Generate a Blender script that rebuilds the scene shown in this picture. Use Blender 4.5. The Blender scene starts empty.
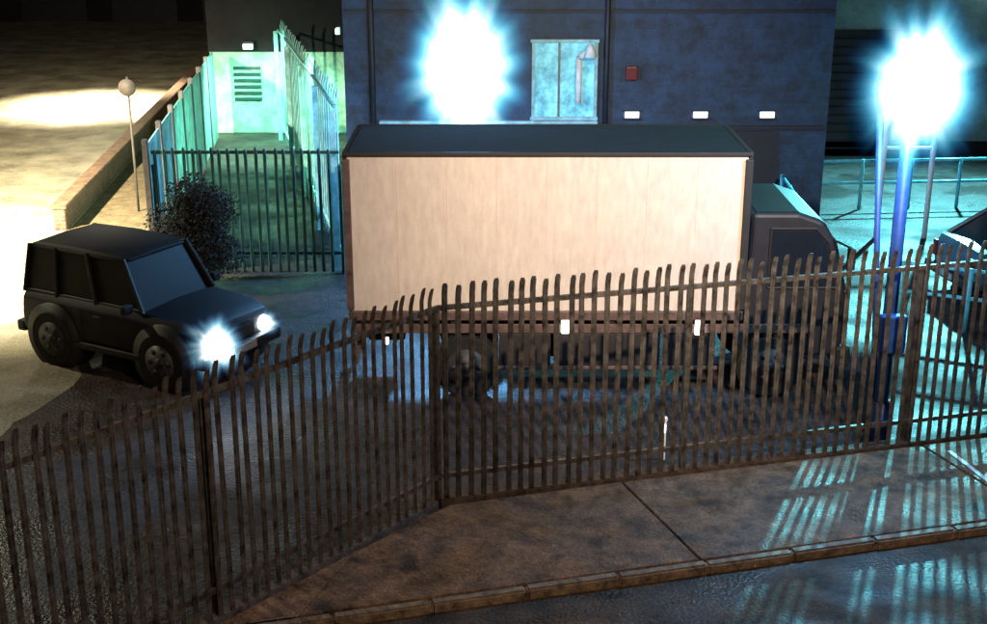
import bpy, bmesh, math, random
from mathutils import Vector, Matrix, noise
R = math.radians
random.seed(4)
sc = bpy.context.scene
col = sc.collection

# ---------------------------------------------------------------- materials
def mat(name, c, rough=0.6, metal=0.0, nscale=6.0, var=0.35, bump=0.0, bscale=40.0,
        emis=None, estr=0.0, rvar=0.0, rscale=1.5, c2=None, coat=0.0, fine=0.0):
    m = bpy.data.materials.new(name); m.use_nodes = True
    nt = m.node_tree; n = nt.nodes; l = nt.links
    b = n["Principled BSDF"]
    b.inputs["Metallic"].default_value = metal
    b.inputs["Roughness"].default_value = rough
    b.inputs["Coat Weight"].default_value = coat
    tc = n.new("ShaderNodeTexCoord")
    nz = n.new("ShaderNodeTexNoise"); nz.inputs["Scale"].default_value = nscale
    nz.inputs["Detail"].default_value = 6; nz.inputs["Roughness"].default_value = 0.7
    l.new(tc.outputs["Object"], nz.inputs["Vector"])
    cr = n.new("ShaderNodeValToRGB")
    cr.color_ramp.elements[0].position = 0.33; cr.color_ramp.elements[1].position = 0.67
    a = [max(0, x * (1 - var)) for x in c]
    z = [min(1, x * (1 + var)) for x in (c2 or c)]
    cr.color_ramp.elements[0].color = (*a, 1); cr.color_ramp.elements[1].color = (*z, 1)
    l.new(nz.outputs["Fac"], cr.inputs["Fac"])
    src = cr.outputs["Color"]
    if fine:
        nf = n.new("ShaderNodeTexNoise"); nf.inputs["Scale"].default_value = 45; nf.inputs["Detail"].default_value = 2
        l.new(tc.outputs["Object"], nf.inputs["Vector"])
        mf = n.new("ShaderNodeMapRange"); mf.inputs["From Min"].default_value = .35; mf.inputs["From Max"].default_value = .65
        mf.inputs["To Min"].default_value = 1 - fine; mf.inputs["To Max"].default_value = 1 + fine
        l.new(nf.outputs["Fac"], mf.inputs["Value"])
        vm = n.new("ShaderNodeVectorMath"); vm.operation = 'SCALE'
        l.new(src, vm.inputs[0]); l.new(mf.outputs[0], vm.inputs["Scale"]); src = vm.outputs[0]
    l.new(src, b.inputs["Base Color"])
    if rvar:
        n2 = n.new("ShaderNodeTexNoise"); n2.inputs["Scale"].default_value = rscale
        n2.inputs["Detail"].default_value = 4
        l.new(tc.outputs["Object"], n2.inputs["Vector"])
        mr = n.new("ShaderNodeMapRange")
        mr.inputs["From Min"].default_value = 0.38; mr.inputs["From Max"].default_value = 0.62
        mr.inputs["To Min"].default_value = max(0.04, rough - rvar); mr.inputs["To Max"].default_value = min(1, rough + rvar)
        l.new(n2.outputs["Fac"], mr.inputs["Value"]); l.new(mr.outputs["Result"], b.inputs["Roughness"])
    if bump:
        n3 = n.new("ShaderNodeTexNoise"); n3.inputs["Scale"].default_value = bscale
        n3.inputs["Detail"].default_value = 3
        l.new(tc.outputs["Object"], n3.inputs["Vector"])
        bp = n.new("ShaderNodeBump"); bp.inputs["Strength"].default_value = bump
        bp.inputs["Distance"].default_value = 0.02
        l.new(n3.outputs["Fac"], bp.inputs["Height"]); l.new(bp.outputs["Normal"], b.inputs["Normal"])
    if emis:
        b.inputs["Emission Color"].default_value = (*emis, 1)
        b.inputs["Emission Strength"].default_value = estr
    return m

def brickmat(name, c1, c2, mortar, bw=0.45, bh=0.2, rough=0.6, bump=0.5):
    m = bpy.data.materials.new(name); m.use_nodes = True
    nt = m.node_tree; n = nt.nodes; l = nt.links; b = n["Principled BSDF"]
    b.inputs["Roughness"].default_value = rough
    tc = n.new("ShaderNodeTexCoord"); sp = n.new("ShaderNodeSeparateXYZ"); cb = n.new("ShaderNodeCombineXYZ")
    ad = n.new("ShaderNodeMath"); ad.operation = 'ADD'
    l.new(tc.outputs["Object"], sp.inputs[0]); l.new(sp.outputs["X"], ad.inputs[0]); l.new(sp.outputs["Y"], ad.inputs[1])
    l.new(ad.outputs[0], cb.inputs["X"]); l.new(sp.outputs["Z"], cb.inputs["Y"])
    br = n.new("ShaderNodeTexBrick"); br.inputs["Scale"].default_value = 1
    br.inputs["Brick Width"].default_value = bw; br.inputs["Row Height"].default_value = bh
    br.inputs["Mortar Size"].default_value = 0.012
    br.inputs["Color1"].default_value = (*c1, 1); br.inputs["Color2"].default_value = (*c2, 1)
    br.inputs["Mortar"].default_value = (*mortar, 1)
    l.new(cb.outputs[0], br.inputs["Vector"])
    nz = n.new("ShaderNodeTexNoise"); nz.inputs["Scale"].default_value = 2.6; nz.inputs["Detail"].default_value = 10
    nz.inputs["Roughness"].default_value = .85
    l.new(tc.outputs["Object"], nz.inputs["Vector"])
    rm = n.new("ShaderNodeMapRange"); rm.inputs["From Min"].default_value = .38; rm.inputs["From Max"].default_value = .62
    l.new(nz.outputs["Fac"], rm.inputs["Value"])
    mx = n.new("ShaderNodeMix"); mx.data_type = 'RGBA'; mx.blend_type = 'MULTIPLY'; mx.inputs[0].default_value = 0.8
    l.new(br.outputs["Color"], mx.inputs[6]); l.new(rm.outputs[0], mx.inputs[7]); l.new(mx.outputs[2], b.inputs["Base Color"])
    bp = n.new("ShaderNodeBump"); bp.inputs["Strength"].default_value = bump; bp.inputs["Distance"].default_value = 0.01
    l.new(br.outputs["Fac"], bp.inputs["Height"]); bp.invert = True
    l.new(bp.outputs["Normal"], b.inputs["Normal"])
    return m

M = {}
M['yard'] = mat('wet_asphalt', (0.034, 0.022, 0.020), 0.55, nscale=4, var=0.75, bump=0.9, bscale=24, rvar=0.2, rscale=0.9, fine=.5)
M['road'] = mat('wet_road', (0.27, 0.235, 0.165), 0.5, nscale=1.0, var=0.5, bump=0.8, bscale=16, rvar=0.17, rscale=0.7, fine=.3)
M['street'] = mat('wet_street_asphalt', (0.045, 0.025, 0.014), 0.6, nscale=3, var=0.8, bump=0.8, bscale=26, rvar=0.22, rscale=1.2, fine=.5)
M['pave'] = mat('wet_pavement', (0.14, 0.068, 0.034), 0.52, nscale=4, var=0.8, bump=0.9, bscale=34, rvar=0.22, rscale=1.6, fine=.35)
M['kerb'] = mat('kerb_stone', (0.17, 0.115, 0.075), 0.55, nscale=9, var=0.75, bump=0.6)
M['plinth'] = mat('plinth_concrete', (0.08, 0.055, 0.045), 0.6, nscale=9, var=0.75, bump=0.6)
M['coping'] = mat('coping_stone', (0.13, 0.075, 0.045), 0.6, nscale=7, var=0.6, bump=0.5)
M['paint'] = mat('road_paint', (0.6, 0.55, 0.5), 0.4, var=0.4, nscale=15)
M['pale'] = mat('dark_galvanised_pale', (0.085, 0.074, 0.07), 0.40, metal=0.15, nscale=9, var=0.85)
M['rail'] = mat('dark_galvanised_rail', (0.075, 0.064, 0.06), 0.40, metal=0.15, nscale=9, var=0.8)
M['gpale'] = mat('green_pale', (0.015, 0.06, 0.05), 0.5, nscale=4, var=0.4)
M['wpale'] = mat('pale_green_paint', (0.22, 0.46, 0.46), 0.45, nscale=4, var=0.45)
M['dark'] = mat('black_plastic', (0.008, 0.008, 0.010), 0.6)
M['rub'] = mat('rubber', (0.006, 0.006, 0.006), 0.9, bump=0.2)
M['rim'] = mat('alloy_rim', (0.07, 0.07, 0.075), 0.5, metal=0.5)
M['trim'] = mat('truck_rim', (0.03, 0.025, 0.025), 0.6)
M['steel'] = mat('dull_steel', (0.15, 0.14, 0.14), 0.45, metal=0.5)
M['chassis'] = mat('chassis_paint', (0.014, 0.010, 0.012), 0.65)
M['glass'] = mat('dark_glass', (0.010, 0.013, 0.02), 0.12, var=0.1)
M['cglass'] = mat('car_glass', (0.004, 0.004, 0.005), 0.5, var=0.1)
M['cglass'].node_tree.nodes["Principled BSDF"].inputs["Specular IOR Level"].default_value = .2
M['carpaint'] = mat('black_car_paint', (0.003, 0.0025, 0.004), 0.6, var=0.3)
M['carpaint'].node_tree.nodes["Principled BSDF"].inputs["Specular IOR Level"].default_value = .35
M['carblue'] = mat('blue_grey_car_paint', (0.05, 0.12, 0.16), 0.3, coat=0.5, var=0.2)
M['head'] = mat('headlamp_lit', (1, 1, 1), 0.2, emis=(0.85, 0.92, 1), estr=30)
M['headoff'] = mat('headlamp_lens', (0.4, 0.42, 0.45), 0.15)
M['tail'] = mat('tail_lens', (0.12, 0.01, 0.01), 0.3)
M['plate'] = mat('number_plate', (0.3, 0.3, 0.28), 0.4, var=0.2, nscale=30)
M['alu'] = mat('painted_edge_rail', (0.11, 0.065, 0.058), 0.5, metal=0.1, nscale=5, var=.5)
M['cab'] = mat('cab_paint', (0.011, 0.010, 0.016), 0.5)
M['marker'] = mat('marker_lamp_lit', (1, 0.9, 0.7), 0.3, emis=(1, 0.93, 0.85), estr=7)
M['wall'] = brickmat('block_wall', (0.014, 0.052, 0.125), (0.010, 0.04, 0.10), (0.018, 0.055, 0.115), bump=.3)
M['gwall'] = mat('green_render', (0.28, 0.5, 0.38), 0.7, nscale=2, var=0.5, bump=.3)
M['fwall'] = mat('grey_render', (0.20, 0.36, 0.36), 0.7, nscale=1.5, var=0.4, bump=.3)
M['brick'] = brickmat('brown_brick', (0.2, 0.08, 0.045), (0.15, 0.06, 0.04), (0.2, 0.15, 0.1), 0.23, 0.08)
M['dwall'] = mat('dark_render', (0.008, 0.009, 0.012), 0.9, nscale=1, var=0.6)
M['verge'] = mat('verge_soil', (0.10, 0.07, 0.035), 0.8, nscale=3, var=0.6, bump=.8, bscale=12)
M['ledge'] = mat('pale_ledge', (0.25, 0.46, 0.54), 0.4, nscale=5)
M['roof'] = mat('roof_sheet', (0.008, 0.011, 0.02), 0.6)
M['lroof'] = mat('lorry_roof_sheet', (0.008, 0.012, 0.024), 1.0, nscale=3)
M['lroof'].node_tree.nodes["Principled BSDF"].inputs["Specular IOR Level"].default_value = .2
M['white'] = mat('white_enamel', (0.7, 0.71, 0.73), 0.35, var=0.15)
M['bluepole'] = mat('blue_pole_paint', (0.015, 0.045, 0.16), 0.5, nscale=8, var=0.3)
M['bluerail'] = mat('blue_rail_paint', (0.10, 0.45, 0.55), 0.35, nscale=8, var=0.3)
M['lampblue'] = mat('mercury_lamp_lit', (1, 1, 1), 0.3, emis=(0.75, 0.9, 1), estr=60)
M['lampsod'] = mat('sodium_lamp_lit', (1, 1, 1), 0.3, emis=(1, 0.75, 0.4), estr=20)
M['lampdim'] = mat('wall_lamp_glass', (.8, .8, .8), 0.3, emis=(0.6, 1, 0.8), estr=1)
M['winlit'] = mat('lit_window', (0.2, 0.5, 0.6), 0.3, emis=(0.10, 0.5, 0.75), estr=0.5, nscale=3, var=0.9)
M['slot'] = mat('lit_slot_window', (0.9, 0.9, 0.9), 0.3, emis=(0.95, 1, 0.95), estr=2.2)
M['leaf'] = mat('leaf', (0.012, 0.014, 0.015), 1.0, nscale=2, var=0.5)
M['bark'] = mat('bark', (0.03, 0.024, 0.02), 0.8)
M['sign'] = mat('sign_back', (0.05, 0.038, 0.032), 0.7)

def boxside():
    m = bpy.data.materials.new('cream_box_panel'); m.use_nodes = True
    nt = m.node_tree; n = nt.nodes; l = nt.links; b = n["Principled BSDF"]
    b.inputs["Roughness"].default_value = 0.6
    tc = n.new("ShaderNodeTexCoord"); mp = n.new("ShaderNodeMapping")
    mp.inputs["Scale"].default_value = (14, 14, 3.5)
    l.new(tc.outputs["Object"], mp.inputs["Vector"])
    nz = n.new("ShaderNodeTexNoise"); nz.inputs["Scale"].default_value = 1; nz.inputs["Detail"].default_value = 6
    l.new(mp.outputs[0], nz.inputs["Vector"])
    n2 = n.new("ShaderNodeTexNoise"); n2.inputs["Scale"].default_value = 1.6; n2.inputs["Detail"].default_value = 12
    n2.inputs["Roughness"].default_value = .8
    l.new(tc.outputs["Object"], n2.inputs["Vector"])
    a = n.new("ShaderNodeMath"); a.operation = 'ADD'; l.new(nz.outputs["Fac"], a.inputs[0]); l.new(n2.outputs["Fac"], a.inputs[1])
    cr = n.new("ShaderNodeMapRange"); cr.inputs["From Min"].default_value = 0.7; cr.inputs["From Max"].default_value = 1.3
    l.new(a.outputs[0], cr.inputs["Value"])
    mx = n.new("ShaderNodeMix"); mx.data_type = 'RGBA'
    mx.inputs[6].default_value = (0.50, 0.385, 0.335, 1); mx.inputs[7].default_value = (0.66, 0.545, 0.46, 1)
    l.new(cr.outputs[0], mx.inputs[0]); l.new(mx.outputs[2], b.inputs["Base Color"])
    return m
M['boxside'] = boxside()

# ---------------------------------------------------------------- helpers
def empty(name, loc=(0, 0, 0), rz=0.0):
    e = bpy.data.objects.new(name, None); e.location = loc; e.rotation_euler = (0, 0, rz)
    e.empty_display_size = 0.3
    col.objects.link(e); return e

def obj_from_bm(name, bm, m, parent=None, smooth=False):
    bmesh.ops.recalc_face_normals(bm, faces=bm.faces)
    me = bpy.data.meshes.new(name); bm.to_mesh(me); bm.free()
    o = bpy.data.objects.new(name, me); col.objects.link(o)
    if m: me.materials.append(m)
    if smooth:
        for p in me.polygons: p.use_smooth = True
    if parent: o.parent = parent
    return o

def box(name, size, loc, m, parent=None, bev=0.0, rot=(0, 0, 0)):
    bm = bmesh.new(); bmesh.ops.create_cube(bm, size=1)
    bmesh.ops.scale(bm, vec=size, verts=bm.verts)
    if bev:
        bmesh.ops.bevel(bm, geom=list(bm.edges), offset=bev, segments=2, affect='EDGES', profile=0.6)
    o = obj_from_bm(name, bm, m, parent); o.location = loc; o.rotation_euler = rot
    return o

def tube(name, p0, p1, r, m, parent=None, seg=12, r2=None):
    p0 = Vector(p0); p1 = Vector(p1); d = p1 - p0
    bm = bmesh.new()
    bmesh.ops.create_cone(bm, cap_ends=True, segments=seg, radius1=r, radius2=r if r2 is None else r2, depth=d.length)
    o = obj_from_bm(name, bm, m, parent, smooth=(seg > 8))
    o.location = (p0 + p1) / 2; o.rotation_euler = d.to_track_quat('Z', 'Y').to_euler()
    return o

def bm_box(bm, c, s, rz=0.0):
    g = bmesh.ops.create_cube(bm, size=1)['verts']
    bmesh.ops.scale(bm, vec=s, verts=g)
    bmesh.ops.rotate(bm, cent=(0, 0, 0), matrix=Matrix.Rotation(rz, 3, 'Z'), verts=g)
    bmesh.ops.translate(bm, vec=c, verts=g)

def prism(name, pts, z0, z1, m, parent=None, bev=0):
    bm = bmesh.new()
    f = bm.faces.new([bm.verts.new((x, y, z0)) for x, y in pts])
    g = bmesh.ops.extrude_face_region(bm, geom=[f])
    bmesh.ops.translate(bm, vec=(0, 0, z1 - z0), verts=[v for v in g['geom'] if isinstance(v, bmesh.types.BMVert)])
    if bev: bmesh.ops.bevel(bm, geom=list(bm.edges), offset=bev, segments=2, affect='EDGES')
    return obj_from_bm(name, bm, m, parent)

def light(name, kind, loc, power, color, parent, radius=0.12, rot=None, spot=None, blend=0.5):
    d = bpy.data.lights.new(name, kind); d.energy = power; d.color = color
    d.shadow_soft_size = radius
    if spot: d.spot_size = R(spot); d.spot_blend = blend
    o = bpy.data.objects.new(name, d); col.objects.link(o); o.location = loc
    if rot is not None:
        o.rotation_euler = Vector(rot).to_track_quat('-Z', 'Y').to_euler()
    o.parent = parent
    return o

def glow_volume(name, loc, scale, parent, strength, power=3.0, seed=0.0, edge=(.01, .25, 1), core=(1, 1, 1), p0=.12, p1=.6):
    """bloom imitated by an emissive volume added around a lamp : radial fall-off broken into uneven rays"""
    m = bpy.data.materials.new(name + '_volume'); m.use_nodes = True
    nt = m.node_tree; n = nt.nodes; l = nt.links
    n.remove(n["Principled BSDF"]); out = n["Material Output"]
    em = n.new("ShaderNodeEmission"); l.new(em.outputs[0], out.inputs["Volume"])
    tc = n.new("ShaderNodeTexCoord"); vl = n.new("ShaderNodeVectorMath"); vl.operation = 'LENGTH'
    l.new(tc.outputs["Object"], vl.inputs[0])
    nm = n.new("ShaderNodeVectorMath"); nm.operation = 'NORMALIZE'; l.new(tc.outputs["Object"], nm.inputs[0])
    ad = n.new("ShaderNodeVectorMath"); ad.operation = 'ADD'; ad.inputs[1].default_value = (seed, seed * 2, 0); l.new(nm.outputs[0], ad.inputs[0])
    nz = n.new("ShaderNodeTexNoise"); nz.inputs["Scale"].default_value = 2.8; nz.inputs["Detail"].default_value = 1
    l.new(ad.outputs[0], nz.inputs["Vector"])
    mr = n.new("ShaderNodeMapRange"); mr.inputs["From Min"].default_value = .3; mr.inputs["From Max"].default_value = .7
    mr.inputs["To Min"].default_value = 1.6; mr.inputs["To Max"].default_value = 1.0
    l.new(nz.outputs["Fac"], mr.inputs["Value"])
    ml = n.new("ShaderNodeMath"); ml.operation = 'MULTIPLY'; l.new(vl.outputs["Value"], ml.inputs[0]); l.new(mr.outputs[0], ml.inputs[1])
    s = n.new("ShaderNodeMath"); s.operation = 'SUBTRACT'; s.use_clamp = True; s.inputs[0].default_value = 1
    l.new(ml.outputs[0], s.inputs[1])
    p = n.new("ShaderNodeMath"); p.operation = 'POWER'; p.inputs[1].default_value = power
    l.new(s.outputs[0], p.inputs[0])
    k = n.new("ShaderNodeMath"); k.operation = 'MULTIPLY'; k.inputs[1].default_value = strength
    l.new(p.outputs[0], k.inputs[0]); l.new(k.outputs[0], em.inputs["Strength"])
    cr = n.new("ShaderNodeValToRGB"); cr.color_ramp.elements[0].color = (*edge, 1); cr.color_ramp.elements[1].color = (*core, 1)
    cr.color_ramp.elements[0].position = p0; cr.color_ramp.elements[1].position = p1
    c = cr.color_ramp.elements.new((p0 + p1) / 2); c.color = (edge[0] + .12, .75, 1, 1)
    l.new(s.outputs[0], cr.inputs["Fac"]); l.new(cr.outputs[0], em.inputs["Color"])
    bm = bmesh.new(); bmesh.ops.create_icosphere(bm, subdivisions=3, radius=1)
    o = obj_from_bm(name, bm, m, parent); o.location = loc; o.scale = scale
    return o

# ---------------------------------------------------------------- palisade fence
def palisade(name, pts, h, pitch, pm, rm, w=0.07, z0=0.0, post_every=2.75, side=1, drop=.27, lean=1.0):
    root = empty(name)
    bm = bmesh.new(); br = bmesh.new(); bp = bmesh.new()
    for a, b in zip(pts[:-1], pts[1:]):
        a = Vector((*a, 0)); b = Vector((*b, 0)); d = b - a; L = d.length; d.normalize()
        nrm = Vector((d.y, -d.x, 0)) * side
        ang = math.atan2(d.y, d.x)
        k = int(L / pitch)
        for i in range(k):
            c = a + d * (i * pitch + pitch * 0.5 + random.uniform(-.01, .01)) + nrm * 0.045
            dh = random.uniform(-.03, .03); ln = d * random.uniform(-.022, .022)
            prof = [(-w / 2, 0), (-w / 4, .018), (0, .004), (w / 4, .018), (w / 2, 0)]
            lo = [bm.verts.new(c + d * px + nrm * py + Vector((0, 0, z0 + 0.06))) for px, py in prof]
            hi = [bm.verts.new(c + ln + d * px + nrm * py + Vector((0, 0, h - .14 + dh))) for px, py in prof]
            t1 = [bm.verts.new(c + ln + d * px + nrm * (py + .025 * lean) + Vector((0, 0, h - .04 + dh))) for px, py in prof]
            t2 = [bm.verts.new(c + ln + d * px * 0.55 + nrm * (py + .038 * lean) + Vector((0, 0, h + dh))) for px, py in prof]
            for r0, r1 in ((lo, hi), (hi, t1), (t1, t2)):
                for j in range(4):
                    bm.faces.new((r0[j], r0[j + 1], r1[j + 1], r1[j]))
        for z in (z0 + 0.38, h - drop):
            bm_box(br, (a + b) / 2 + nrm * 0.012 + Vector((0, 0, z)), (L, 0.045, 0.05), ang)
        m = max(1, int(round(L / post_every)))
        for i in range(m + 1):
            c = a + d * (L * i / m) - nrm * 0.05
            bm_box(bp, c + Vector((0, 0, (h - .3) / 2)), (0.045, 0.1, h - .3), ang)
    obj_from_bm('pales', bm, pm, root).modifiers.new('thick', 'SOLIDIFY').thickness = 0.004
    obj_from_bm('rails', br, rm, root); obj_from_bm('posts', bp, rm, root)
    return root

# ---------------------------------------------------------------- vehicles
def loft(name, rings, m, parent, bev=0.0):
    bm = bmesh.new(); vs = [[bm.verts.new(p) for p in r] for r in rings]
    k = len(rings[0])
    for a, b in zip(vs[:-1], vs[1:]):
        for j in range(k): bm.faces.new((a[j], a[(j + 1) % k], b[(j + 1) % k], b[j]))
    bm.faces.new(vs[0]); bm.faces.new(vs[-1])
    o = obj_from_bm(name, bm, m, parent, smooth=True)
    if bev:
        mo = o.modifiers.new('b', 'BEVEL'); mo.width = bev; mo.segments = 3; mo.limit_method = 'ANGLE'; mo.angle_limit = R(25)
    return o

def wheel(parent, x, y, r, w, name='wheel', rim=None):
    out = 1 if y > 0 else -1
    bm = bmesh.new()
    bmesh.ops.create_cone(bm, cap_ends=True, segments=32, radius1=r, radius2=r, depth=w)
    bmesh.ops.bevel(bm, geom=[e for e in bm.edges if len(e.link_faces) == 2 and any(len(f.verts) > 4 for f in e.link_faces)], offset=0.03, segments=3, affect='EDGES')
    o = obj_from_bm(name, bm, M['rub'], parent); o.location = (x, y, r); o.rotation_euler = (R(90), 0, 0)
    tube(name + '_rim', (x, y, r), (x, y + out * (w / 2 + .008), r), r * .6, rim or M['rim'], parent, 24)
    tube(name + '_hub', (x, y, r), (x, y + out * (w / 2 + .03), r), r * .18, M['dark'], parent, 12)
    for i in range(6):
        a = i * math.tau / 6
        tube(name + '_slot', (x + math.cos(a) * r * .4, y, r + math.sin(a) * r * .4), (x + math.cos(a) * r * .4, y + out * (w / 2 + .012), r + math.sin(a) * r * .4), r * .1, M['dark'], parent, 10)

def car(name, loc, rz, paint, L=3.6, W=1.62, H=1.62, suv=True, lit=False):
    e = empty(name, loc, rz)
    hl = L / 2; hw = W / 2
    if suv:
        belt, hood, zb, rr = 1.0, 0.98, 0.36, 0.40
        st = [(-hl, .90, zb + .1, belt - .06), (-hl + .08, .98, zb, belt), (-hl * .3, 1, zb, belt), (hl * .30, 1, zb, belt), (hl * .36, .99, zb, hood),
              (hl * .85, .95, zb, hood - .06), (hl * .97, .92, zb + .02, hood - .14), (hl, .86, zb + .08, hood - .24)]
        g0, g1, r0, r1 = -hl + .06, hl * .38, -hl + .14, hl * .16
    else:
        belt, hood, zb, rr = 0.88, 0.84, 0.24, 0.31
        st = [(-hl, .82, zb + .16, belt - .12), (-hl + .1, .94, zb + .02, belt - .03), (-hl * .5, 1, zb, belt), (hl * .35, 1, zb, belt), (hl * .46, .98, zb, hood),
              (hl * .8, .93, zb, hood - .1), (hl * .95, .86, zb + .03, hood - .2), (hl, .76, zb + .1, hood - .32)]
        g0, g1, r0, r1 = -hl * .86, hl * .48, -hl * .55, hl * .12
    rings = []
    for x, k, b, t in st:
        w = hw * k
        rings.append([(x, -w * .9, b), (x, -w, b + .12), (x, -w * 1.0, (b + t) / 2), (x, -w * .97, t - .1), (x, -w * .88, t), (x, 0, t + .025),
                      (x, w * .88, t), (x, w * .97, t - .1), (x, w, (b + t) / 2), (x, w, b + .12), (x, w * .9, b), (x, 0, b)])
    loft('body', rings, paint, e, 0.02)
    gw0, gw1 = hw * .86, hw * .74; zt = H - .05
    bm = bmesh.new()
    v = [bm.verts.new(p) for p in [(g0, -gw0, belt - .02), (g1, -gw0, belt - .02), (g1, gw0, belt - .02), (g0, gw0, belt - .02),
                                   (r0, -gw1, zt), (r1, -gw1, zt), (r1, gw1, zt), (r0, gw1, zt)]]
    for f in ((0, 1, 2, 3), (4, 5, 6, 7), (0, 1, 5, 4), (1, 2, 6, 5), (2, 3, 7, 6), (3, 0, 4, 7)): bm.faces.new([v[i] for i in f])
    obj_from_bm('windows', bm, M['cglass'] if suv else M['glass'], e)
    rs = []
    for x, k, dz in ((r0 - .05, .9, -.02), (r0 + .08, 1.02, .03), ((r0 + r1) / 2, 1.04, .05), (r1 - .1, 1.02, .03), (r1 + .04, .92, -.01)):
        w = gw1 * k; rs.append([(x, -w, zt - .03), (x, -w * .93, zt + dz), (x, 0, zt + dz + .02), (x, w * .93, zt + dz), (x, w, zt - .03)])
    loft('roof', rs, paint, e, 0.01)
    for s in (-1, 1):
        def pt(f, z):
            u = (z - belt) / (zt - belt); return (g0 + (r0 - g0) * u) * (1 - f) + (g1 + (r1 - g1) * u) * f, s * (gw0 + (gw1 - gw0) * u), z
        for f in (0.0, 0.28, 0.62, 1.0):
            tube('pillar', pt(f, belt - .03), pt(f, zt), .035, paint, e, 8)
        tube('window_sill', pt(0, belt), pt(1, belt), .022, M['dark'], e, 8)
        box('mirror', (.1, .16, .13), (g1 - .1, s * (hw + .06), belt + .06), paint, e, .03)
        for x in (-hl * .60, hl * .62):
            tube('wheel_arch', (x, s * hw * .6, rr + .01), (x, s * (hw + .012), rr + .01), rr * 1.22, M['dark'], e, 28)
            wheel(e, x, s * (hw - .06), rr, .2, rim=M['rim'] if x > 0 or not suv else M['dark'])
        box('sill', (L * .42, .06, .09), (0, s * hw, zb + .03), M['dark'], e, .02)
        box('door_handle', (.14, .03, .03), (-.1, s * (hw + .005), belt - .16), M['dark'], e, .01)
        box('door_gap', (.012, .01, .5), (-.42, s * (hw + .001), .66), M['dark'], e)
        hz = hood - .33 if suv else hood - .28
        if suv:
            tube('headlamp', (hl - .1, s * hw * .66, hz), (hl + .02, s * hw * .66, hz), .105, M['head'] if lit else M['headoff'], e, 20)
        else:
            box('headlamp', (.16, .3, .12), (hl - .07, s * hw * .6, hz), M['headoff'], e, .03, (0, 0, -s * .25))
        box('tail_lamp', (.05, .12, .26), (-hl - .005, s * hw * .76, belt - .25), M['tail'], e, .015)
    box('front_bumper', (.18, W * .98, .16), (hl + .02, 0, zb + .1), M['dark'], e, .04)
    box('rear_bumper', (.16, W * .96, .16), (-hl - .03, 0, zb + .1), M['dark'], e, .04)
    box('grille', (.04, W * .42, .18), (hl + .005, 0, (hood - .33) if suv else hood - .36), M['dark'], e, .01)
    box('number_plate', (.02, .46, .1), (hl + .12, 0, zb + .12), M['plate'], e)
    box('number_plate', (.02, .46, .1), (-hl - .12, 0, zb + .12), M['plate'], e)
    if suv:
        tube('spare_wheel', (-hl - .2, .1, belt - .12), (-hl - .0, .1, belt - .12), .36, M['rub'], e, 28)
    if lit:
        for s in (-1, 1):
            light('headlight_beam', 'SPOT', (hl + .1, s * hw * .66, hood - .33), 90 if s < 0 else 60, (.85, .93, 1), e, .06, (1, 0, -.12), 60)
        glow_volume('headlamp_glow', (hl + .06, -hw * .66, hood - .33), (.6, .6, .6), e, 60, 3.6, 3, (.15, .3, 1))  # added emissive ball imitating the headlamp's glare
        glow_volume('headlamp_glow', (hl + .06, hw * .66, hood - .33), (.28, .28, .28), e, 30, 3, 5, (.15, .3, 1))  # smaller added glow for the other headlamp
    return e

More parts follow.
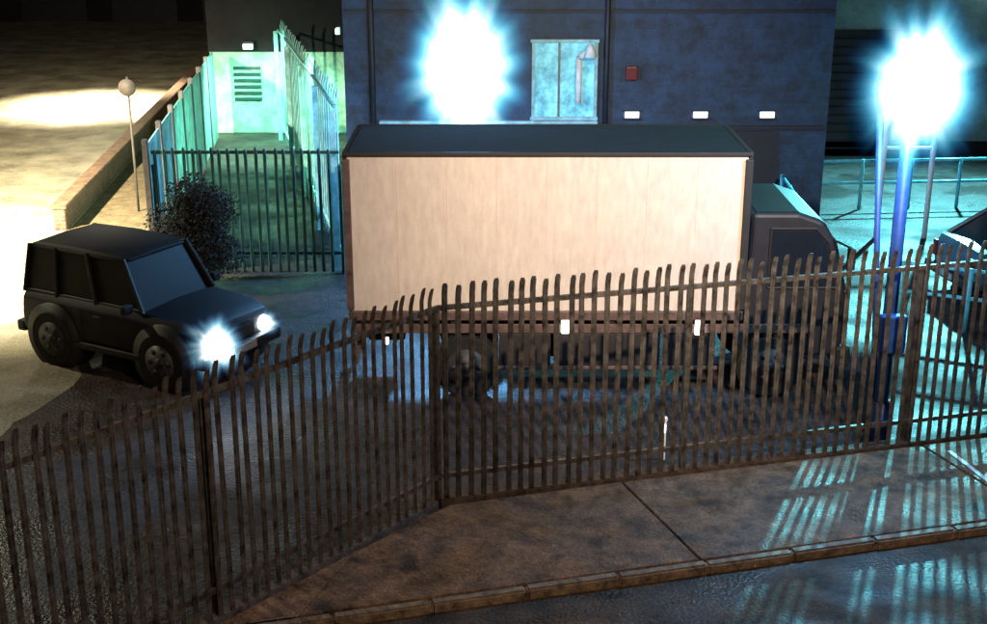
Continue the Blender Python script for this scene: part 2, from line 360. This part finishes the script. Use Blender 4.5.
def truck(name, loc):
    e = empty(name, loc)
    L, W, zb, zt = 4.92, 1.85, 1.16, 3.2
    box('box_body', (L, W, zt - zb), (L / 2, W / 2, (zb + zt) / 2), M['boxside'], e)
    for y in (-.012, W + .012):
        box('top_rail', (L + .06, .06, .05), (L / 2, y, zt + .005), M['chassis'], e, .01)
        box('bottom_rail', (L + .06, .06, .12), (L / 2, y, zb - .02), M['alu'], e, .01)
        for x in (0.0, L):
            box('corner_post', (.09, .07, zt - zb - .12), (x, y, (zb + zt) / 2), M['alu'] if x == 0 else M['chassis'], e, .01)
    for i in range(1, 8):
        box('panel_seam', (.008, .003, zt - zb - .16), (L * i / 8, -.0015, (zb + zt) / 2), M['boxside'], e)
    box('front_top_rail', (.07, W, .09), (L + .01, W / 2, zt - .022), M['chassis'], e, .01)
    box('rear_top_rail', (.07, W, .09), (-.01, W / 2, zt - .022), M['chassis'], e, .01)
    box('roof', (L - .06, W - .06, .03), (L / 2, W / 2, zt + .012), M['lroof'], e)
    for s in (1, -1):
        box('rear_door', (.03, W / 2 - .06, zt - zb - .14), (-.025, W / 2 + (W / 4) * s, (zb + zt) / 2), M['boxside'], e, .01)
    for y in (.5, W - .5):
        box('chassis_rail', (L + 1.3, .1, .2), (L / 2 + .6, y, .93), M['chassis'], e, .01)
    for x in (.3, 1.3, 2.3, 3.3, 4.4):
        box('cross_bearer', (.08, W - .04, .09), (x, W / 2, zb - .125), M['chassis'], e)
    box('side_guard', (L + .9, .035, .12), (L / 2 + .45, .03, .95), M['alu'], e, .01)
    for i in range(4):
        box('shade_skirt', (.66, .04, .50), (2.2 + i * .70, .05, .63), M['chassis'], e, .015)  # panels added to keep the space under the truck dark
    box('shade_skirt_rail', (2.85, .03, .05), (3.25, .02, .42), M['alu'], e, .01)
    box('far_shade_skirt', (2.85, .04, .5), (3.25, W - .05, .63), M['chassis'], e, .015)  # far-side panel added to block light coming under the truck
    box('shade_box', (.5, .4, .4), (.35, W - .6, .62), M['chassis'], e, .03)  # box added to deepen the shadow under the rear
    for x in (1.65, 2.6, 3.8):
        box('guard_bracket', (.05, .05, .42), (x, .1, .77), M['chassis'], e)
    for x, z in ((2.72, 1.0), (4.42, .98)):
        box('marker_lamp', (.12, .05, .2), (x, -.012, z), M['marker'], e, .015)
    box('marker_lamp', (.09, .05, .09), (.42, -.012, .8), M['marker'], e, .015)
    tube('fuel_tank', (2.2, .42, .68), (3.2, .42, .68), .24, M['chassis'], e, 20)
    box('battery_box', (.5, .4, .35), (3.55, .4, .68), M['chassis'], e, .03)
    box('rear_underrun', (.08, W - .2, .12), (.02, W / 2, .5), M['alu'], e, .01)
    for y in (.5, W - .5): box('underrun_arm', (.06, .06, .4), (.04, y, .7), M['chassis'], e)
    for x in (1.45, 5.35):
        for y, s in ((.16, -1), (W - .16, 1)):
            o = empty('wheel_set', (x, y, 0)); o.parent = e
            wheel(o, 0, s * .001, .42, .28, rim=M['trim'])
    tube('axle', (1.45, .1, .42), (1.45, W - .1, .42), .07, M['chassis'], e)
    box('mudguard', (.95, .3, .04), (1.45, .18, .9), M['dark'], e, .01)
    prof = [(5.0, .55), (6.2, .55), (6.28, .75), (6.28, 1.35), (6.08, 2.08), (5.92, 2.34), (5.6, 2.45), (5.02, 2.45)]
    bm = bmesh.new()
    f = bm.faces.new([bm.verts.new((x, .08, z)) for x, z in prof])
    g = bmesh.ops.extrude_face_region(bm, geom=[f])
    bmesh.ops.translate(bm, vec=(0, W - .16, 0), verts=[v for v in g['geom'] if isinstance(v, bmesh.types.BMVert)])
    o = obj_from_bm('cab', bm, M['cab'], e)
    mo = o.modifiers.new('b', 'BEVEL'); mo.width = .06; mo.segments = 3
    bm = bmesh.new()
    bm.faces.new([bm.verts.new((x, .074, z)) for x, z in [(5.28, 1.5), (6.12, 1.5), (5.97, 2.05), (5.82, 2.22), (5.28, 2.22)]])
    obj_from_bm('cab_side_window', bm, M['glass'], e)
    for a, b in (((5.26, 1.48), (6.16, 1.48)), ((6.16, 1.48), (5.99, 2.07)), ((5.99, 2.07), (5.82, 2.25)), ((5.82, 2.25), (5.26, 2.25)), ((5.26, 2.25), (5.26, 1.48))):
        tube('window_trim', (a[0], .07, a[1]), (b[0], .07, b[1]), .014, M['chassis'], e, 8)
    box('cab_door_gap', (.012, .01, 1.1), (5.2, .077, 1.5), M['dark'], e)
    box('windscreen', (.02, W - .5, .68), (6.21, W / 2, 1.72), M['glass'], e, 0, (0, R(-15), 0))
    box('cab_bumper', (.2, W - .1, .28), (6.28, W / 2, .55), M['dark'], e, .04)
    box('cab_step', (.4, .12, .06), (5.85, .08, .5), M['chassis'], e, .01)
    box('wheel_arch', (1.0, .05, .06), (5.35, .09, .95), M['dark'], e, .01)
    tube('mirror_arm', (6.05, .08, 2.1), (6.22, -.12, 2.05), .015, M['dark'], e, 8)
    box('mirror', (.08, .16, .34), (6.22, -.16, 1.9), M['dark'], e, .03)
    for y in (.35, W - .35): box('cab_headlamp', (.05, .3, .18), (6.30, y, .85), M['headoff'], e, .02)
    return e

# ================================================================= SETTING
bm = bmesh.new(); bmesh.ops.create_grid(bm, x_segments=1, y_segments=1, size=300)
obj_from_bm('ground', bm, M['yard'])

def sheet(name, pts, z, m):
    bm = bmesh.new(); bm.faces.new([bm.verts.new((x, y, z)) for x, y in pts]); return obj_from_bm(name, bm, m)
# ragged worn edge where the concrete road meets the dark yard
edge = []
ctrl = [(-9.5, 11.6), (-6.6, 13.4), (-5.7, 15.2), (-5.9, 19), (-6.4, 21), (-8.0, 24.8)]
for (x0, y0), (x1, y1) in zip(ctrl[:-1], ctrl[1:]):
    for i in range(10):
        t = i / 10; x = x0 + (x1 - x0) * t; y = y0 + (y1 - y0) * t
        q = noise.noise(Vector((x * 1.7, y * 1.7, 0))) * .35 + noise.noise(Vector((x * 6, y * 6, 3))) * .12
        edge.append((x + q, y + q * .5))
sheet('road', [(-60, 11.6)] + edge + [(-8.0, 24.8), (-9.9, 50), (-10.2, 64), (-60, 64)], .004, M['road'])

B = Vector((-.573, 12.54)); dR = Vector((1, .27)).normalized(); dL = Vector((-3.07, -3.74)).normalized()
PR = B + dR * 14; PL = B + dL * 9
nR = Vector((dR.y, -dR.x))
pv = empty('pavement')
kerbw = .11
def P(s, t): q = B + dR * s + nR * t; return (q.x, q.y)
edges = [-6.2, -1.75, 2.02, 5.75, 9.6, 14]
skew = .14
for i, (a, b) in enumerate(zip(edges[:-1], edges[1:])):
    s0, s1 = a + .012, b - .012
    if i == 0:
        pts = [(B.x + dL.x * 1.5 + .16, B.y + dL.y * 1.5), P(-1.76, 1.93), P(-5, 1.93), (B.x + dL.x * 6 + .16, B.y + dL.y * 6)]
    elif i == 1:
        pts = [(B.x + .1, B.y - .15), P(s1, .12), P(s1 + skew, 1.93), P(-1.74, 1.93), (B.x + dL.x * 1.48 + .16, B.y + dL.y * 1.48)]
    else:
        pts = [P(s0, .12), P(s1, .12), P(s1 + skew, 1.93), P(s0 + skew, 1.93)]
    prism('slab', pts, -.02, .10 + (i % 2) * .004, M['pave'], pv, .008)
s = -6.0
while s < 14:
    j = random.uniform(-.008, .008)
    prism('kerb_stone', [P(s + .002, 1.945 + j), P(s + .908, 1.945 + j), P(s + .908, 1.945 + kerbw + j), P(s + .002, 1.945 + kerbw + j)], -.05, .105 + random.uniform(-.005, .005), M['kerb'], pv, .02)
    s += .91
sheet('street', [P(-14, 2.045), P(30, 2.045), P(30, 14), P(-14, 14)], .004, M['street'])
sheet('painted_line', [(5.24, 13.75), (5.29, 13.75), (5.51, 12.75), (5.45, 12.75)], .112, M['paint'])

fp = empty('fence_plinth')
def strip(a, b, w, z0, z1, m, parent, name='plinth'):
    a = Vector(a); b = Vector(b); d = (b - a).normalized(); n = Vector((d.y, -d.x)) * w / 2
    prism(name, [tuple(a + n), tuple(b + n), tuple(b - n), tuple(a - n)], z0, z1, m, parent, .012)
strip(B, PR, .15, 0, .13, M['plinth'], fp)
strip(B + dL * .09, PL, .15, 0, .127, M['plinth'], fp)

palisade('palisade_fence', [tuple(PL), tuple(B), tuple(PR)], 2.52, .135, M['pale'], M['rail'], w=.056)
palisade('palisade_fence', [(-5.64, 21.15), (-2.55, 21.15)], 2.18, .15, M['gpale'], M['gpale'], w=.05, drop=.08, lean=.3)
palisade('palisade_fence', [(-2.62, 21.4), (-3.9, 26.8), (-5.4, 33)], 3.05, .36, M['wpale'], M['wpale'], w=.10)
pf = empty('panel_fence')
a = Vector((-5.72, 21.1)); b = Vector((-7.1, 33.2)); d = (b - a); n_ = 7
for i in range(n_):
    p = a + d * (i / n_); q = a + d * ((i + 1) / n_ - .008)
    strip(p, q, .05, .05, 2.2 + random.uniform(-.02, .02), M['wpale'], pf, 'panel')
    strip(p - d.normalized() * .06, p + d.normalized() * .05, .1, 0, 2.32, M['steel'], pf, 'post')
bw = empty('low_brick_wall')
strip((-8.25, 24.0), (-9.95, 46), .22, 0, .42, M['brick'], bw, 'brickwork')
strip((-8.25, 23.98), (-9.95, 46.02), .3, .42, .5, M['coping'], bw, 'coping')
sheet('verge', [(-8.1, 24.0), (-5.9, 21.8), (-7.3, 33.3), (-9.7, 46), (-9.8, 46)], .008, M['verge'])

bb = empty('block_building')
box('wall_front', (9.3, .3, 6.5), (1.8, 25.15, 3.25), M['wall'], bb)
box('wall_side', (.3, 12, 6.5), (6.30, 31.3, 3.25), M['wall'], bb)
box('wall_west', (.3, 7.5, 6.5), (-2.7, 29.05, 3.25), M['wall'], bb)
box('roof', (9.6, 12.6, .2), (1.8, 31.2, 6.6), M['roof'], bb)
box('ledge', (4.2, .14, .09), (-.1, 24.93, 1.90), M['ledge'], bb, .01)
box('string_course', (4.6, .06, .08), (4.1, 24.97, 1.80), M['roof'], bb)
box('window_pane', (1.15, .03, 1.5), (1.35, 24.985, 2.68), M['winlit'], bb)
for x in (.76, 1.95): box('window_frame', (.06, .09, 1.62), (x, 24.95, 2.68), M['ledge'], bb)
box('window_mullion', (.04, .06, 1.5), (1.25, 24.955, 2.68), M['steel'], bb)
for z in (1.99, 3.46): box('window_frame', (1.3, .1, .06), (1.35, 24.94, z), M['ledge'], bb)
tube('vent_pipe', (1.62, 24.85, 2.3), (1.62, 24.85, 3.15), .06, M['white'], bb)
tube('vent_pipe_elbow', (1.62, 24.85, 3.15), (1.82, 24.7, 3.3), .06, M['white'], bb)
tube('vent_hood', (1.82, 24.7, 3.18), (1.82, 24.7, 3.42), .13, M['white'], bb, 16, .05)
tube('down_pipe', (2.15, 24.9, 0), (2.15, 24.9, 6.4), .05, M['roof'], bb)
tube('down_pipe', (-2.3, 24.9, 0), (-2.3, 24.9, 6.4), .05, M['roof'], bb)
for x in (2.67, 3.99, 5.28):
    box('slot_window', (.27, .04, .11), (x, 24.985, 2.05), M['slot'], bb)
    box('slot_window_frame', (.36, .03, .03), (x, 24.98, 2.125), M['roof'], bb)
    box('slot_window_sill', (.36, .08, .03), (x, 24.96, 1.975), M['roof'], bb)
box('service_door', (1.0, .05, 1.72), (5.0, 24.98, .86), M['roof'], bb)
box('alarm_box', (.22, .12, .26), (2.63, 24.93, 2.85), M['tail'], bb, .02)
box('cable_tray', (9.2, .05, .06), (1.8, 24.97, 4.0), M['roof'], bb)

fb = empty('rendered_building')
box('wall', (16, .3, 6), (15.2, 31.2, 3), M['fwall'], fb)
box('roof', (16.4, 7, .2), (15.2, 34.4, 6.1), M['roof'], fb)
box('plinth_band', (16, .05, .35), (15.2, 31.02, .18), M['dwall'], fb)
box('roller_door', (2.6, .05, 3.0), (8.9, 31.02, 1.5), M['roof'], fb)
for i in range(14): box('roller_slat', (2.6, .03, .03), (8.9, 30.98, .2 + i * .2), M['dwall'], fb)

pb = empty('store_building')
box('wall', (3.9, .3, 2.1), (-5.4, 34.2, 1.05), M['gwall'], pb)
box('upper_wall', (3.96, .34, 2.6), (-5.4, 34.2, 3.405), M['dwall'], pb)
box('roof', (4.2, 6, .2), (-5.4, 37.1, 4.82), M['roof'], pb)
box('side_wall', (.3, 5.8, 4.7), (-7.2, 37.3, 2.35), M['dwall'], pb)
box('door', (.9, .05, 1.9), (-5.1, 34.02, .96), M['wpale'], pb)
for i in range(6): box('louvre', (.7, .05, .06), (-6.4, 34.0, .9 + i * .16), M['gpale'], pb)

db = empty('warehouse')
box('wall', (34, .4, 8), (-23, 62, 4), M['dwall'], db)
box('roof', (34.5, 10, .3), (-23, 66.6, 8.2), M['roof'], db)
for i in range(6):
    box('loading_door', (3, .06, 3.2), (-12 - i * 4.2, 61.75, 1.6), M['roof'], db)

# ================================================================= OBJECTS
truck('box_truck', (-1.80, 15.6, 0))
car('off_road_car', (-4.80, 17.05, 0), R(-29), M['carpaint'], lit=True, L=3.2, H=1.68)
car('parked_car', (9.3, 20.3, 0), R(8), M['carblue'], L=3.9, W=1.6, H=1.32, suv=False)

def leaves(name, centres, n, size, m, parent):
    bm = bmesh.new()
    for _ in range(n):
        c, r = random.choice(centres)
        v = Vector((random.gauss(0, 1), random.gauss(0, 1), random.gauss(0, 1))).normalized() * (random.random() ** .4)
        p = Vector(c) + Vector((v.x * r[0], v.y * r[1], v.z * r[2]))
        if p.z < .03: continue
        q = Vector((random.gauss(0, 1), random.gauss(0, 1), random.gauss(0, 1))).normalized()
        t = q.orthogonal().normalized(); s = size * random.uniform(.6, 1.4)
        u = q.cross(t)
        bm.faces.new([bm.verts.new(p + t * s), bm.verts.new(p + u * s * .5), bm.verts.new(p - t * s), bm.verts.new(p - u * s * .5)])
    return obj_from_bm(name, bm, m, parent)
bu = empty('bush')
cs = []
for i in range(26):
    a = random.uniform(0, math.tau); rr = random.uniform(0, .6)
    cs.append(((-4.85 + math.cos(a) * rr, 20.35 + math.sin(a) * rr * .5, random.uniform(.4, 1.6)), (.42, .32, .36)))
leaves('foliage', cs, 24000, .028, M['leaf'], bu)
for i in range(7):
    a = i * .9
    tube('stem', (-4.85, 20.35, 0), (-4.85 + math.cos(a) * .5, 20.35 + math.sin(a) * .3, 1.2), .03, M['bark'], bu, 6, .01)

def post_flood(name, x, y, z, pole_mat, power, color, r=.07):
    e = empty(name, (x, y, 0))
    tube('pole', (0, 0, 0), (0, 0, z + .05), r, pole_mat, e, 16, r * .8)
    tube('pole_base', (0, 0, 0), (0, 0, .5), r * 1.5, pole_mat, e, 16)
    box('bracket', (.5, .06, .06), (0, -.05, z - .1), M['steel'], e, .01)
    box('lamp_housing', (.5, .22, .4), (0, -.12, z + .05), M['dark'], e, .04, (R(-20), 0, 0))
    box('lamp_glass', (.42, .03, .32), (0, -.25, z + .03), M['lampblue'], e, .01, (R(-20), 0, 0))
    light('lamp_light', 'POINT', (0, -.45, z), power, color, e, .15)
    return e
e1 = post_flood('floodlight_post', -.48, 22, 3.33, M['steel'], 1800, (.15, .5, 1))
glow_volume('lamp_glow', (0, -.25, 3.33), (1.6, .9, 2.3), e1, 36, 3.2, 2)  # emissive halo added to imitate the lamp's bloom
e2 = post_flood('floodlight_post', 4.60, 14.3, 4.25, M['bluepole'], 950, (.16, .55, 1), r=.085)
glow_volume('lamp_glow', (0, -.25, 4.28), (1.0, .7, 1.3), e2, 58, 3.2, 7)  # same kind of added bloom on the right-hand lamp
tube('second_pole', (-.02, .12, 0), (-.30, .12, 3.9), .035, M['bluepole'], e2)
box('junction_box', (.3, .14, .45), (0, -.14, 1.4), M['bluepole'], e2, .02)

def street_lamp(name, x, y, h, arm, power, color, spot=None, fill=.1, fillcol=None):
    e = empty(name, (x, y, 0))
    ax, ay = arm
    tube('column', (0, 0, 0), (0, 0, h), .09, M['steel'], e, 16, .05)
    tube('column_base', (0, 0, 0), (0, 0, 1.1), .13, M['steel'], e, 16)
    tube('arm', (0, 0, h - .03), (ax, ay, h + .2), .035, M['steel'], e, 10)
    a = math.atan2(ay, ax)
    box('lantern', (.6, .26, .14), (ax, ay, h + .22), M['steel'], e, .04, (0, 0, a))
    box('lantern_glass', (.46, .2, .06), (ax, ay, h + .12), M['lampsod'], e, .02, (0, 0, a))
    light('lamp_beam', 'SPOT', (ax, ay, h - .02), power, color, e, .10, spot[0], spot[1], 1.0)
    light('lamp_light', 'POINT', (ax, ay, h - .06), power * fill, fillcol or color, e, .12)
    return e
street_lamp('street_lamp', 5.0, 4.0, 8.4, (-1.6, .3), 11500, (1, .83, .60), ((-1.35, 11.3, -5.15), 43), .15, (1, .74, .5))
street_lamp('street_lamp', -12.4, 19.2, 5.6, (1.6, 0), 46000, (1, .90, .62), ((.3, 2.9, -5), 116), .02)
street_lamp('street_lamp', -16.6, 38.2, 5.0, (4.8, .3), 26000, (1, .90, .66), ((0, -.05, -1), 76), .02)
wl = empty('wall_lamp', (-6.3, 34.0, 2.3))
box('bracket', (.3, .2, .2), (0, -.08, 0), M['roof'], wl, .03)
box('lamp_glass', (.26, .1, .14), (0, -.22, -.03), M['lampdim'], wl, .02)
light('lamp_light', 'SPOT', (0.6, -3.2, .9), 3000, (.42, 1, .70), wl, .12, (.0, .45, -1), 112, .8)
wl2 = empty('wall_lamp', (-2.95, 25.6, 3.6))
box('bracket', (.14, .3, .2), (0.06, 0, 0), M['roof'], wl2, .03)
box('lamp_glass', (.1, .24, .12), (-.06, 0, -.03), M['lampdim'], wl2, .02)
light('lamp_light', 'SPOT', (-.3, 0, -.2), 1400, (.3, 1, .58), wl2, .12, (-.55, .2, -1), 100, 1)
wr = empty('wall_lamp', (11.6, 31.0, 4.6))
box('bracket', (.3, .2, .2), (0, -.08, 0), M['steel'], wr, .03)
box('lamp_glass', (.26, .1, .14), (0, -.22, -.03), M['lampblue'], wr, .02)
light('lamp_light', 'SPOT', (-1.6, -2.4, -.1), 9500, (.2, .9, 1), wr, .12, (-.25, -.75, -1), 140, 1)

mp = empty('marker_post', (1.95, 13.75, 0))
box('post', (.07, .05, .5), (0, 0, .25), M['white'], mp, .01)
box('cap', (.09, .07, .04), (0, 0, .51), M['white'], mp, .01)
box('reflector', (.05, .012, .09), (0, -.03, .4), M['marker'], mp)
fr = empty('sign_frame', (7.6, 23.5, 0))
for x in (-.45, .45): tube('leg', (x, 0, 0), (x, 0, 3.0), .05, M['white'], fr)
box('board', (1.0, .04, .55), (0, -.02, 2.7), M['white'], fr, .01)
box('rail', (1.0, .05, .05), (0, 0, 1.7), M['white'], fr)
ts = empty('traffic_sign', (-7.15, 25.5, 0))
tube('pole', (0, 0, 0), (0, 0, 2.7), .025, M['sign'], ts)
tube('sign_plate', (0, -.05, 2.5), (0, -.07, 2.5), .17, M['sign'], ts, 28)

def guard(name, a, b, h, n):
    e = empty(name); a = Vector(a); b = Vector(b)
    for z in (h, h * .55):
        tube('rail', (a.x, a.y, z), (b.x, b.y, z), .03, M['bluerail'], e, 10)
    for i in range(n + 1):
        p = a + (b - a) * (i / n)
        tube('post', (p.x, p.y, 0), (p.x, p.y, h + .03), .035, M['bluerail'], e, 10)
guard('guard_railing', (6.4, 25.6), (13.5, 26.2), 1.0, 7)
guard('guard_railing', (6.1, 18.6), (9.6, 16.9), .95, 4)
guard('guard_railing', (5.3, 20.6), (5.5, 24.3), 1.0, 4)

# ================================================================= LIGHT / WORLD / CAMERA
w = bpy.data.worlds.new('World'); sc.world = w; w.use_nodes = True
nt = w.node_tree; bg = nt.nodes['Background']
sky = nt.nodes.new('ShaderNodeTexSky'); sky.sky_type = 'NISHITA'; sky.sun_disc = False
sky.sun_elevation = R(2); sky.sun_rotation = R(200)
nt.links.new(sky.outputs[0], bg.inputs[0]); bg.inputs[1].default_value = 0.012
sd = bpy.data.lights.new('moon', 'SUN'); sd.energy = .015; sd.angle = R(.5); sd.color = (.8, .85, 1)
so = bpy.data.objects.new('moon', sd); col.objects.link(so); so.rotation_euler = (R(60), 0, R(-20))

cd = bpy.data.cameras.new('camera'); cam = bpy.data.objects.new('camera', cd); col.objects.link(cam)
cam.location = (0, 0, 6.4); cam.rotation_euler = (R(90 - 18.5), 0, 0)
cd.sensor_width = 36; cd.lens = 1300 / 987 * 36; cd.clip_end = 1000
sc.camera = cam
sc.view_settings.view_transform = 'Standard'; sc.view_settings.look = 'None'; sc.view_settings.exposure = 0
